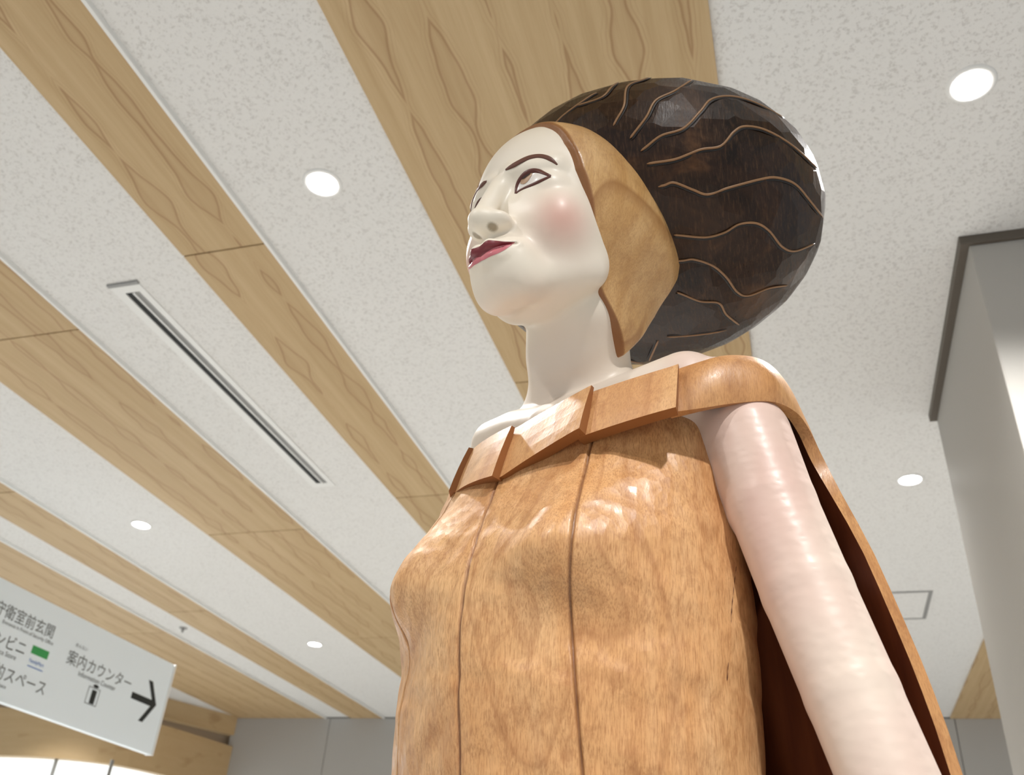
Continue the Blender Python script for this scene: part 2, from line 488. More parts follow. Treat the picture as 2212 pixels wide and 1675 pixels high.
# ceiling hatch by the column
e = empty('ceiling_hatch', (0.555, 5.745, CZ))
tag(e, 'square access hatch outlined in grey near the column', 'hatch')
for (a, b, c, d) in ((-0.235, 0.235, -0.245, -0.225), (-0.235, 0.235, 0.225, 0.245), (-0.235, -0.215, -0.225, 0.225), (0.215, 0.235, -0.225, 0.225)):
    box('frame', (a, c, -0.004), (b, d, 0.002), M_BLADE, e)
box('panel', (-0.213, -0.223, -0.003), (0.213, 0.223, 0.002), M_TILE, e)

# sprinkler head
p = pix_axis(396, 1357, 2, CZ)
e = empty('sprinkler_head', (p[0], p[1], CZ))
tag(e, 'tiny grey sprinkler head on a narrow white ceiling strip', 'sprinkler')
bm_obj('flange', ring_bm(0.012, 0.032, -0.006, 0.0, 24), M_BLADE, e, True)
bm = bmesh.new(); bmesh.ops.create_cone(bm, cap_ends=True, segments=16, radius1=0.007, radius2=0.013, depth=0.035, matrix=Matrix.Translation((0, 0, -0.017)))
bm_obj('nozzle', bm, M_BLADE, e, True)

# ------------------------------------------------------------------ hanging sign
SX = -3.2
def sp(px, py):
    p = pix_axis(px, py, 0, SX); return p[1], p[2]
y_r, z_t = sp(378, 1437); _, z_b = sp(316, 1628)
y_l = 1.1
sign = empty('hanging_sign', (SX, (y_l + y_r) / 2, z_b))
tag(sign, 'white hanging direction sign with Japanese text and a black arrow', 'sign')
so = np.array([SX, (y_l + y_r) / 2, z_b])
box('board', (-0.035, y_l - so[1], 0), (0.0, y_r - so[1], z_t - z_b), M_SIGN, sign, bev=0.003)
box('end_cap', (-0.04, y_r - so[1], -0.002), (0.004, y_r - so[1] + 0.012, z_t - z_b + 0.002), M_WHITE, sign, bev=0.002)
for yy in (1.35, 1.95):
    bm = bmesh.new(); bmesh.ops.create_cone(bm, cap_ends=True, segments=12, radius1=0.009, radius2=0.009, depth=CZ - z_t,
                                           matrix=Matrix.Translation((-0.018, yy - so[1], z_t - z_b + (CZ - z_t) / 2)))
    bm_obj('hanger_rod', bm, M_WHITE, sign, True)
def sign_text(name, body, mat, right=None, left=None, height_px=None, width_to=None, h=None, squeeze=1.0):
    """flat lettering on the board; right/left = pixel of that end of the baseline"""
    cu = bpy.data.curves.new(name, 'FONT'); cu.body = body; cu.size = 1.0
    to = bpy.data.objects.new(name, cu); COL.objects.link(to)
    bpy.context.view_layer.update()
    me = bpy.data.meshes.new_from_object(to.evaluated_get(bpy.context.evaluated_depsgraph_get()))
    bpy.data.objects.remove(to)
    v = np.array([x.co[:] for x in me.vertices])
    if len(v) == 0: return
    w0, w1 = v[:, 0].min(), v[:, 0].max(); hh = v[:, 1].max() - min(0, v[:, 1].min())
    if left is not None:
        y0, z0 = sp(*left)
        if width_to is not None:
            y1, _ = sp(*width_to); sx = (y1 - y0) / (w1 - w0)
        else: sx = h * squeeze / hh
    else:
        y1, z0 = sp(*right); sx = h * squeeze / hh; y0 = y1 - sx * (w1 - w0)
    sy = h / hh
    for i, x in enumerate(me.vertices):
        x.co = (0.0012, y0 + (v[i, 0] - w0) * sx - so[1], z0 + v[i, 1] * sy - so[2])
    me.materials.append(mat)
    link(bpy.data.objects.new(name, me), sign)
def hgt(a, b): return abs(sp(*a)[1] - sp(*b)[1])
sign_text('lettering', '守衛室前玄関', M_INKG, right=(112, 1379), h=0.060, squeeze=0.95)
sign_text('lettering', 'Entrance in Front of Security Office', M_INKG, right=(113, 1395), h=0.020)
sign_text('lettering', 'コンビニ', M_INKG, right=(50, 1416), h=0.056, squeeze=0.95)
sign_text('lettering', 'Convenience Store', M_INKG, right=(32, 1427), h=0.020)
sign_text('lettering', '多目的スペース', M_INKG, right=(93, 1502), h=0.062, squeeze=0.95)
sign_text('lettering', 'Multipurpose Space', M_INKG, right=(11, 1489), h=0.020)
sign_text('lettering', 'あんない', M_INKG, left=(163, 1396), width_to=(188, 1408), h=0.016)
sign_text('lettering', '案内カウンター', M_INKG, left=(142, 1430), width_to=(284, 1475), h=0.064)
sign_text('lettering', 'Information Counter', M_INKG, left=(168, 1460), width_to=(248, 1492), h=0.022)
sign_text('lettering', 'FamilyMart', M_BLUE, left=(62, 1430), width_to=(94, 1440), h=0.020)
def sign_poly(name, pxs, mat, lift=0.001):
    V = []
    for p in pxs:
        y, z = sp(*p); V.append((lift, y - so[1], z - so[2]))
    n = len(V); V += [(lift - 0.0015, a[1], a[2]) for a in V]
    bm = bmesh.new(); vs = [bm.verts.new(v) for v in V]
    bm.faces.new(vs[:n]); bm.faces.new(vs[n:][::-1])
    for i in range(n): bm.faces.new((vs[i], vs[(i + 1) % n], vs[n + (i + 1) % n], vs[n + i]))
    return bm_obj(name, bm, mat, sign)
def rect(name, a, b, mat, lift=0.001):     # a = top-left pixel, b = bottom-right pixel, true rectangle on the board
    y0, z1 = sp(*a); y1, z0 = sp(*b)
    return box(name, (lift - 0.0015, y0 - so[1], z0 - so[2]), (lift, y1 - so[1], z1 - so[2]), mat, sign)
rect('green_block', (72, 1394), (101, 1426), M_GREEN)
rect('blue_bar', (59.5, 1437), (91, 1452), M_BLUE)
# information pictogram
y0, z1 = sp(193, 1482); y1, z0 = sp(206, 1528)
for (a, b, c, d) in ((y0, y1, z1 - 0.003, z1), (y0, y1, z0, z0 + 0.003), (y0, y0 + 0.003, z0, z1), (y1 - 0.003, y1, z0, z1)):
    box('pictogram_frame', (-0.0005, a - so[1], c - so[2]), (0.001, b - so[1], d - so[2]), M_INKG, sign)
sign_text('lettering', 'i', M_INK, left=(190, 1519), width_to=(202, 1523), h=0.088)
# arrow
ya, za = sp(284, 1502); yt, zt = sp(337, 1524); hh = 0.075; th = 0.0155
zt = za = (za + zt) / 2
def loc_box(name, pts, mat):
    V = [(0.0012, y - so[1], z - so[2]) for y, z in pts]; n = len(V); V += [(-0.0005, a[1], a[2]) for a in V]
    bm = bmesh.new(); vs = [bm.verts.new(v) for v in V]
    bm.faces.new(vs[:n]); bm.faces.new(vs[n:][::-1])
    for i in range(n): bm.faces.new((vs[i], vs[(i + 1) % n], vs[n + (i + 1) % n], vs[n + i]))
    return bm_obj(name, bm, mat, sign)
t2 = th * 1.414
loc_box('arrow', [(ya, za + th), (yt - 2.0 * t2, za + th), (yt - 0.085 - t2, za + 0.085 + th - t2 * 0.0), (yt - 0.085 + t2 * 0.55, za + 0.085 + th), (yt, za),
                  (yt - 0.085 + t2 * 0.55, za - 0.085 - th), (yt - 0.085 - t2, za - 0.085 - th), (yt - 2.0 * t2, za - th), (ya, za - th)], M_INK)

# ================================================================== THE STATUE
# statue frame S = (lateral, depth, height) relative to the camera position; T = torso frame (x her left, y front, z up);
# H = head frame in millimetres of a life-size head (x her left, y front, z up, origin at the nose tip)
Hd = np.array([CF[0], CF[1], 0.0]); Hd /= np.linalg.norm(Hd)
RRv = np.array([Hd[1], -Hd[0], 0.0])
MS = np.stack([RRv, Hd, [0, 0, 1.0]])
def S2W(P): return np.asarray(P, float) @ MS + CAM
TY = math.radians(45)
TL = np.array([math.cos(TY), -math.sin(TY), 0]); TF = np.array([-math.sin(TY), -math.cos(TY), 0]); TO = np.array([0.09, 0.97, 0.60])
TM = np.stack([TL, TF, [0, 0, 1.0]])
def T2S(P): return np.asarray(P, float) @ TM + TO
def S2T(P): return (np.asarray(P, float) - TO) @ TM.T
def T2W(P): return S2W(T2S(P))
HK, HYAW, HPIT, HT = 1.432e-3, math.radians(44), math.radians(-5.5), np.array([-0.055, 0.75, 0.696])
_L = np.array([math.cos(HYAW), -math.sin(HYAW), 0]); _F = np.array([-math.sin(HYAW), -math.cos(HYAW), 0]); _Z = np.array([0, 0, 1.0])
HM = HK * np.stack([_L, math.cos(HPIT) * _F + math.sin(HPIT) * _Z, -math.sin(HPIT) * _F + math.cos(HPIT) * _Z])
HI = np.linalg.inv(HM)
def H2S(P): return np.asarray(P, float) @ HM + HT
def S2H(P): return (np.asarray(P) - HT) @ HI
def H2T(P): return S2T(H2S(P))
def H2W(P): return S2W(H2S(P))
def rayS(px):
    return np.array([MS @ ray(*p) for p in px])

# ---------------------------------------------------------------- distance-field toolkit
def smin(a, b, k):
    h = np.clip(0.5 + 0.5 * (b - a) / k, 0, 1)
    return b + (a - b) * h - k * h * (1 - h)
def smax(a, b, k): return -smin(-a, -b, k)
def ell(p, c, r):
    q = (p - np.array(c, p.dtype)) / np.array(r, p.dtype)
    k0 = np.sqrt((q * q).sum(-1)) + 1e-9
    q2 = q / np.array(r, p.dtype)
    k1 = np.sqrt((q2 * q2).sum(-1)) + 1e-9
    return k0 * (k0 - 1) / k1
def cone(p, a, b, ra, rb):
    a = np.array(a, p.dtype); b = np.array(b, p.dtype)
    ab = b - a; t = np.clip(((p - a) @ ab) / (ab @ ab), 0, 1)
    d = p - a - t[..., None] * ab
    return np.sqrt((d * d).sum(-1)) - (ra + (rb - ra) * t)
def chain(p, pts, k):
    d = None
    for (a, b) in zip(pts[:-1], pts[1:]):
        c = cone(p, a[:3], b[:3], a[3], b[3]); d = c if d is None else smin(d, c, k)
    return d
def surface_nets(f, lo, hi, h, B=12, margin=1.7):
    lo = np.array(lo, float); hi = np.array(hi, float)
    nb = np.ceil((hi - lo) / (B * h)).astype(int)
    ii = np.stack(np.meshgrid(*[np.arange(n) for n in nb], indexing='ij'), -1).reshape(-1, 3)
    cen = lo + (ii + 0.5) * B * h
    act = ii[np.abs(f(cen.astype(np.float32))) < B * h * 0.87 * margin]
    N = nb * B + 1
    g = np.arange(B + 1)
    loc = np.stack(np.meshgrid(g, g, g, indexing='ij'), -1)
    cells, pos, quads = [], [], []
    def cid(c): return (c[..., 0].astype(np.int64) * N[1] + c[..., 1]) * N[2] + c[..., 2]
    corner = np.array([[i, j, k] for i in (0, 1) for j in (0, 1) for k in (0, 1)])
    edges = [(a, b) for a in range(8) for b in range(a + 1, 8) if np.abs(corner[a] - corner[b]).sum() == 1]
    for s in range(0, len(act), 400):
        blk = act[s:s + 400]
        gi = blk[:, None, None, None] * B + loc[None]
        D = f((lo + gi * h).reshape(-1, 3).astype(np.float32)).reshape(gi.shape[:-1])
        C = np.stack([D[:, i:i + B, j:j + B, k:k + B] for i, j, k in corner], -1)
        neg = C < 0
        mix = neg.any(-1) & ~neg.all(-1)
        if mix.any():
            v = C[mix]; acc = np.zeros((len(v), 3)); cnt = np.zeros(len(v))
            for a, b in edges:
                cr = (v[:, a] < 0) != (v[:, b] < 0)
                t = np.where(cr, v[:, a] / np.where(cr, v[:, a] - v[:, b], 1), 0)
                acc += np.where(cr[:, None], corner[a] + t[:, None] * (corner[b] - corner[a]), 0); cnt += cr
            gc = gi[:, :B, :B, :B][mix]
            cells.append(cid(gc)); pos.append(lo + (gc + acc / cnt[:, None]) * h)
        sg = D < 0
        for ax in range(3):
            sl1 = [slice(None), slice(0, B), slice(0, B), slice(0, B)]; sl2 = list(sl1)
            sl2[ax + 1] = slice(1, B + 1)
            s0 = sg[tuple(sl1)]; s1 = sg[tuple(sl2)]
            cr = s0 != s1
            if not cr.any(): continue
            g0 = gi[:, :B, :B, :B][cr]; fl = s0[cr]
            u = np.zeros(3, int); w = np.zeros(3, int); u[(ax + 1) % 3] = 1; w[(ax + 2) % 3] = 1
            q = np.stack([cid(g0), cid(g0 - u), cid(g0 - u - w), cid(g0 - w)], -1)
            q[~fl] = q[~fl][:, ::-1]
            quads.append(q)
    cells = np.concatenate(cells); pos = np.concatenate(pos); quads = np.concatenate(quads)
    o = np.argsort(cells); cells = cells[o]; pos = pos[o]
    ix = np.clip(np.searchsorted(cells, quads), 0, len(cells) - 1)
    ok = (cells[ix] == quads).all(1)
    F = ix[ok]
    # pull the vertices onto the surface
    e = h * 0.25
    for _ in range(2):
        p = pos.astype(np.float32); d = f(p)
        G = np.stack([f(p + np.eye(3, dtype=np.float32)[a] * e) - d for a in range(3)], -1) / e
        n2 = (G * G).sum(-1) + 1e-9
        pos = pos - np.clip(d / n2, -h * 0.6, h * 0.6)[:, None] * G
    return pos, F
def grad(f, p, e=0.0006):
    p = np.asarray(p, np.float32); G = np.stack([f(p + np.eye(3, dtype=np.float32)[a] * e) - f(p - np.eye(3, dtype=np.float32)[a] * e) for a in range(3)], -1)
    return G / (np.linalg.norm(G, axis=1)[:, None] + 1e-9)
def trace(f, px, t0=0.55, steps=110, damp=0.7):
    """first hit of the pixels' rays with a field given in frame S"""
    d = rayS(px).astype(np.float32); d /= np.linalg.norm(d, axis=1)[:, None]
    t = np.full(len(d), t0, np.float32)
    for _ in range(steps):
        t = t + damp * f(d * t[:, None])
    return d.astype(float) * t[:, None].astype(float)

# ---------------------------------------------------------------- head field (mm)
def head_mm(q):
    ax = np.abs(q[..., 0]); p = np.stack([ax, q[..., 1], q[..., 2]], -1)
    d = ell(p, (0, -112, 60), (72, 86, 88))
    d = smin(d, cone(p, (10, -32, 55), (40, -47, 59), 9, 8), 9)
    d = smin(d, ell(p, (0, -79, 10), (56, 54, 62)), 14)
    d = smin(d, cone(p, (0, -36, -44), (11, -39, -44), 18, 15.5), 12)
    d = smin(d, cone(p, (10, -41, -43.5), (41, -90, -23), 15.5, 9.5), 16)
    d = smin(d, ell(p, (34, -59, 9), (22, 23, 26)), 16)
    d = smin(d, ell(p, (36, -88, -3), (13, 24, 26)), 14)
    # mouth mound
    d = smin(d, ell(p, (0, -30, -28), (27, 20, 20)), 14)
    # eye sockets and lids
    d = smax(d, -ell(p, (29, -13, 45), (22, 19, 14)), 7)
    d = smax(d, -ell(p, (16.5, -14, 39), (7.5, 16.5, 14)), 7)
    d = smin(d, ell(p, (31, -52, 40), (19, 18.5, 16)), 4)
    # nose
    ns = cone(p, (0, -27, 48), (0, -7.0, 3), 7.8, 8.4)
    ns = smin(ns, ell(p, (0, -5.5, 0.6), (9.4, 9.0, 8.0)), 5)
    ns = smin(ns, ell(p, (12.2, -17, 1.0), (7.0, 10, 6.2)), 9)
    ns = smin(ns, ell(p, (0, -14, -2.5), (13, 9.5, 6.2)), 5)
    ns = smin(ns, cone(p, (0, -4, -5), (0, -14, -9.0), 3.0, 3.4), 5)
    ns = smax(ns, -ell(p, (7.8, -10.5, -12.4), (2.7, 4.4, 3.0)), 2.0)
    d = smin(d, ns, 6)
    # lips
    up = chain(p, [(0, -11.0, -26, 5.2), (6, -11.0, -25, 5.4), (14, -15.5, -26, 4.0), (23, -23.5, -25, 1.8)], 4)
    dn = chain(p, [(0, -12.5, -36.5, 5.6), (8, -13.5, -36, 5.2), (15, -18.0, -32.5, 3.8), (23, -24.0, -26, 1.6)], 4)
    d = smin(d, up, 4); d = smin(d, dn, 4)
    gro = chain(p, [(0, -5.0, -31.5, 1.6), (8, -7.0, -30.5, 1.5), (16, -13, -28.2, 1.3), (23.5, -21, -25, 1.0)], 2)
    d = smax(d, -gro, 2.0)
    d = smax(d, -cone(p, (0, -2, -42), (11, -8, -41), 4, 3.5), 6)
    d = smax(d, -cone(p, (0, -0.5, -16), (0, -2.5, -21), 1.5, 2.2), 3.5)
    return d

NK0, NK1 = H2T([[0, -128, 5], [0, -125, -28]])
def body_T(t):
    """neck, shoulders and both arms (metres, torso frame)"""
    rs = np.clip(-t[..., 0] / 0.06, 0, 1)
    ax = np.where(t[..., 0] < 0, -1.55 * t[..., 0], t[..., 0]); p = np.stack([ax, t[..., 1], t[..., 2] - 0.012 * rs], -1)
    d = chain(t, [tuple(NK0) + (0.055,), tuple(NK1) + (0.057,), (0.027, 0.045, 0.038, 0.0585), (0.004, 0.004, 0.0, 0.063), (0.0, 0.0, -0.10, 0.075)], 0.02)
    sh = cone(p, (0.03, 0.0, -0.046), (0.19, -0.005, -0.066), 0.054, 0.052)
    d = smin(d, sh, 0.035)
    d = smin(d, ell(p, (0, 0.005, -0.20), (0.185, 0.095, 0.165)), 0.03)
    d = smin(d, cone(p, (0.0, 0.050, -0.074), (0.17, 0.030, -0.060), 0.044, 0.044), 0.007)
    lt = t[..., 0] >= 0
    arm = chain(t, [(0.222, 0.0, -0.122, 0.0445), (0.242, 0.0, -0.205, 0.0425), (0.268, 0.0, -0.295, 0.041), (0.297, 0.0, -0.39, 0.039), (0.330, 0.0, -0.50, 0.037), (0.352, 0.03, -0.62, 0.036), (0.372, 0.085, -0.84, 0.024)], 0.003)
    low = t[..., 2] < -0.72
    hand = np.full(t.shape[:-1], 0.5, t.dtype)
    tl_ = t[low]; t_all = t; t = tl_
    hd = ell(t, (0.378, 0.112, -0.925), (0.020, 0.045, 0.070))
    for i, (dy, ln) in enumerate(((0.036, 0.085), (0.013, 0.098), (-0.010, 0.092), (-0.031, 0.072))):
        hd = smin(hd, chain(t, [(0.378, 0.115 + dy, -0.97, 0.0125), (0.374, 0.125 + dy * 1.1, -0.985 - ln * 0.5, 0.0115), (0.362, 0.132 + dy * 1.1, -0.985 - ln, 0.0095)], 0.004), 0.006)
    hd = smin(hd, chain(t, [(0.376, 0.135, -0.895, 0.016), (0.368, 0.172, -0.945, 0.013), (0.360, 0.178, -0.99, 0.0105)], 0.005), 0.008)
    t = t_all; hand[low] = hd
    arm = smin(arm, hand, 0.02)
    m = np.stack([-t[..., 0], t[..., 1], t[..., 2]], -1)
    armR = chain(m, [(0.145, -0.03, -0.122, 0.042), (0.165, -0.105, -0.28, 0.040), (0.185, -0.14, -0.52, 0.034), (0.20, -0.13, -0.80, 0.025), (0.20, -0.12, -0.93, 0.026), (0.20, -0.11, -1.02, 0.012)], 0.02)
    return smin(d, smin(arm, armR, 0.01), 0.03)

def body_S(P):
    t = ((P - TO.astype(P.dtype)) @ TM.T.astype(P.dtype))
    d = body_T(t)
    q = (P - HT.astype(P.dtype)) @ HI.astype(P.dtype)
    near = ((q - np.array([0, -85, 35], q.dtype)) ** 2).sum(-1) < 215.0 ** 2
    if near.any():
        hm = head_mm(q[near]) * HK
        d[near] = smin(d[near], hm.astype(d.dtype), 0.008)
    far = ~near
    if far.any():
        dist = (np.sqrt(((q[far] - np.array([0, -85, 35], q.dtype)) ** 2).sum(-1)) - 150) * HK
        d[far] = np.minimum(d[far], dist)
    return d

def stain(mat, attr, amount, colour):
    """darker stain where a mesh attribute marks a cut edge or groove"""
    t_ = mat.node_tree; bs = t_.nodes['Principled BSDF']; src = bs.inputs['Base Color'].links[0].from_socket
    an = t_.nodes.new('ShaderNodeAttribute'); an.attribute_name = attr
    mx = t_.nodes.new('ShaderNodeMix'); mx.data_type = 'RGBA'
    mm = t_.nodes.new('ShaderNodeMath'); mm.operation = 'MULTIPLY'; mm.inputs[1].default_value = amount
    t_.links.new(an.outputs['Fac'], mm.inputs[0]); t_.links.new(mm.outputs[0], mx.inputs[0]); t_.links.new(src, mx.inputs[6])
    mx.inputs[7].default_value = colour; t_.links.new(mx.outputs[2], bs.inputs['Base Color'])
BASE = T2W([[0, 0, 0]])[0]; BASE[2] = 0.14
statue = empty('carved_statue', BASE)
tag(statue, 'tall carved wooden woman with white painted face, dark swept hair and cape', 'statue')
def sobj(name, V_world, F, mat, parent=None, smooth=True):
    return mesh_obj(name, np.asarray(V_world) - BASE, F, mat, parent or statue, smooth)

# ---------------------------------------------------------------- body mesh
corners = np.vstack([T2S(np.array([[x, y, z] for x in (-0.25, 0.41) for y in (-0.18, 0.20) for z in (-1.12, 0.0)])),
                     H2S(np.array([[x, y, z] for x in (-80, 80) for y in (-200, 14) for z in (-90, 155)]))])
bv, bf = surface_nets(body_S, corners.min(0) - 0.01, corners.max(0) + 0.01, 0.0019)
body = sobj('body', S2W(bv), bf, M_SKIN)
body['label'] = 'white painted face, neck and bare arms'
q = S2H(bv); t = S2T(bv)
paint = np.zeros((len(bv), 4), np.float32); paint[:, 3] = 1
bl = trace(body_S, [(1213, 468)]); blq = S2H(bl)[0]
for sx in (1, -1):
    c = blq * np.array([sx, 1, 1])
    dd = (q - c) / np.array([21.0, 23.0, 22.0])
    paint[:, 0] = np.maximum(paint[:, 0], 0.62 * np.exp(-(dd ** 2).sum(1) * 0.9))
headness = np.clip((q[:, 2] + 62) / 20, 0, 1) * (np.abs(q[:, 0]) < 85)
armness = np.clip((np.abs(t[:, 0]) - 0.16) / 0.04, 0, 1)
paint[:, 1] = np.clip(0.30 * (1 - headness) + 0.7 * armness, 0, 1)
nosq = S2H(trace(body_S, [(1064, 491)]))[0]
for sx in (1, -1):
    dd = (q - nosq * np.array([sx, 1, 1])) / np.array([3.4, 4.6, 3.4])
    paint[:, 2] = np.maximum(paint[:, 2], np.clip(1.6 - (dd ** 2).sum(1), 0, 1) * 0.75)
at = body.data.color_attributes.new('paint', 'FLOAT_COLOR', 'POINT')
at.data.foreach_set('color', paint.ravel())

DEBUG = False
# ---------------------------------------------------------------- painted features of the face (thin raised paint)
def snap(P, lift=0.0003):
    """project points of frame S onto the body surface"""
    P = np.asarray(P, np.float32)
    for _ in range(4):
        d = body_S(P); g = grad(body_S, P); P = P - d[:, None] * g
    g = grad(body_S, P)
    return P + g * lift, g
def on_face(px, n=None):
    if n: px = catmull(px, n)
    P = trace(body_S, px)
    P, g = snap(P)
    return P, g
def mir(P):
    qm = S2H(P) * np.array([-1, 1, 1]); return H2S(qm)
def stroke(name, px, rad, mat, n=48, flat=0.45):
    P, g = on_face(px, n)
    for m in (False, True):
        Q = mir(P) if m else P
        Q, gg = snap(Q, 0.0)
        V, F = tube(Q, rad if np.isscalar(rad) else np.interp(np.linspace(0, 1, n), np.linspace(0, 1, len(rad)), rad), gg, 8, flat)
        sobj(name, S2W(V), F, mat, body)
def patch(name, pxu, pxl, mat, nu=44, nv=10, lift=0.00035, both=False):
    """sheet of paint between two pixel curves, laid on the face; mirrored to the other half"""
    U = catmull(pxu, nu); Lw = catmull(pxl, nu)
    px = np.concatenate([U * (1 - s) + Lw * s for s in np.linspace(0, 1, nv)])
    P = trace(body_S, px)
    print(name, np.round(S2H(P)[::11], 1).tolist()) if DEBUG else None
    out = []
    for m in (False, True):
        Q, _ = snap(mir(P) if m else P, lift)
        F = grid_faces(nv, nu)
        if m: F = F[:, ::-1]
        out.append(sobj(name, S2W(Q), F, mat, body))
    return out
EYE_UP = [(1114, 418), (1117, 401), (1124, 387), (1135, 376), (1148, 370), (1162, 370), (1176, 375), (1189, 381)]
EYE_LO = [(1114, 418), (1124, 411), (1136, 405), (1150, 399), (1163, 393), (1176, 387), (1189, 381)]
patch('eye_white', EYE_UP, EYE_LO, M_EYEW, 40, 12)
patch('iris', [(1126, 389), (1132, 380.5), (1140, 375.5), (1150, 373.5)], [(1124, 397), (1132, 398.5), (1141, 392), (1149.5, 379)], M_IRIS, 24, 10, 0.0007)
patch('pupil', [(1129, 386), (1134, 380.5), (1141, 377), (1146, 375)], [(1128, 388.5), (1134, 386), (1140, 381.5), (1146, 377)], M_PUPIL, 16, 6, 0.0010)
stroke('iris_outline', [(1124, 397), (1132, 399), (1142, 392.5), (1150, 377)], 0.0008, M_LINER, 30)
stroke('upper_eyeliner', EYE_UP, [0.0016, 0.0028, 0.0032, 0.0034, 0.0022], M_LINER)
stroke('lower_eyeliner', EYE_LO, [0.0018, 0.0022, 0.0022, 0.0016], M_LINER)
stroke('eyelid_crease', [(1124, 380), (1134, 371), (1148, 365.5), (1162, 366), (1176, 371)], [0.0004, 0.0008, 0.0008, 0.0004], M_LINER, 30)
stroke('eyebrow', [(1092, 367), (1108, 358), (1125, 348.5), (1143, 340.5), (1162, 337), (1178, 339), (1192, 346), (1204, 356)],
       [0.0014, 0.0040, 0.0050, 0.0047, 0.0042, 0.0030, 0.0010], M_BROW, 60, 0.3)
LIP_T = [(1035.5, 534), (1042, 528), (1053, 520), (1070, 520.5), (1090, 522.5), (1112, 523)]
LIP_M = [(1037.5, 557), (1046, 550), (1058, 541), (1072, 534), (1090, 529), (1112, 523.5)]
LIP_B = [(1035.5, 566), (1046, 561.5), (1060, 554), (1075, 548), (1092, 539), (1112, 524)]
patch('upper_lip', LIP_T, LIP_M, M_LIPU, 44, 10)
patch('lower_lip', LIP_M, LIP_B, M_LIPL, 44, 10)

# ---------------------------------------------------------------- head band
ZF = np.array([-90, -75, -41, -18, 17, 53, 82, 110, 160.0]); YF = np.array([-152, -146, -110, -87, -71, -57, -52, -52, -60.0])
ZB = np.array([-95, -76, -50, -23, 16, 61, 104, 129, 160.0]); YB = np.array([-130, -142, -162, -180, -194, -181, -158, -139, -114.0])
def band_mm(p):
    ax = np.abs(p[..., 0]); p2 = np.stack([ax, p[..., 1], p[..., 2]], -1)
    d = ell(p2, (0, -133, 56), (80, 121, 97))
    p3 = np.stack([np.where(p[..., 0] < 0, 1.35 * ax, ax), p[..., 1], p[..., 2]], -1)
    d = smin(d, ell(p3, (0, -138, -24), (48, 68, 66)), 18)
    d = smax(d, (p[..., 1] - np.interp(p[..., 2], ZF, YF)) * 0.8, 1.8)
    return smax(d, (np.interp(p[..., 2], ZB, YB) - p[..., 1]) * 0.8, 3.0).astype(p.dtype)
hv, hf = surface_nets(band_mm, (-95, -205, -100), (95, -30, 162), 1.15)
band = sobj('head_band', H2W(hv), hf, M_BAND)
ea = band.data.color_attributes.new('edge', 'FLOAT_COLOR', 'POINT')
ed_ = np.clip((2.0 - (np.interp(hv[:, 2], ZF, YF) - hv[:, 1])) / 1.3, 0, 1)
ecol = np.ones((len(hv), 4), np.float32); ecol[:, :3] = ed_[:, None]
ea.data.foreach_set('color', ecol.ravel())
stain(M_BAND, 'edge', 0.92, srgb(138, 86, 42))
band['label'] = 'light wooden band around the face and ears'

# ---------------------------------------------------------------- hair: chisel-faceted ball
HC, HR = np.array([0, -243, 127.0]), np.array([175, 168, 117.0])
def fib_dirs(n, jit):
    i = np.arange(n) + 0.5
    ph = np.arccos(1 - 2 * i / n); th = np.pi * (1 + 5 ** 0.5) * i
    d = np.stack([np.cos(th) * np.sin(ph), np.sin(th) * np.sin(ph), np.cos(ph)], -1)
    d = d + rng.normal(size=d.shape) * jit
    return d / np.linalg.norm(d, axis=1)[:, None]
NF = 620
dirs = fib_dirs(NF, 0.035)
off = 1.0 + rng.normal(size=NF) * 0.0016
# polar dual: facet planes n.x = off  ->  hull of n/off
bm = bmesh.new()
for d_, o_ in zip(dirs, off): bm.verts.new(d_ / o_)
res = bmesh.ops.convex_hull(bm, input=bm.verts[:])
bmesh.ops.triangulate(bm, faces=bm.faces[:])
bm.verts.index_update(); bm.faces.index_update(); bm.verts.ensure_lookup_table(); bm.faces.ensure_lookup_table()
dualv = []
for f_ in bm.faces:
    a = np.array([v.co[:] for v in f_.verts])
    try: dualv.append(np.linalg.solve(a, np.ones(3)))
    except np.linalg.LinAlgError: dualv.append(a.mean(0))
dualv = np.array(dualv)
hfaces = []
for v in bm.verts:
    fs = [f_.index for f_ in v.link_faces]
    if len(fs) < 3: continue
    n = np.array(v.co[:]); n /= np.linalg.norm(n)
    a = np.cross(n, [0.3, 0.5, 0.8]); a /= np.linalg.norm(a); b = np.cross(n, a)
    P = dualv[fs] - n
    hfaces.append([fs[i] for i in np.argsort(np.arctan2(P @ b, P @ a))])
bm.free()
hairV = dualv * HR + HC
hair = sobj('hair', H2W(hairV), hfaces, M_HAIR, smooth=False)
hair['label'] = 'dark stained swept-back hair with chiselled facets'
def hair_S(P):
    p = (P - HT.astype(P.dtype)) @ HI.astype(P.dtype)
    return (ell(p, HC, HR) * HK).astype(P.dtype)
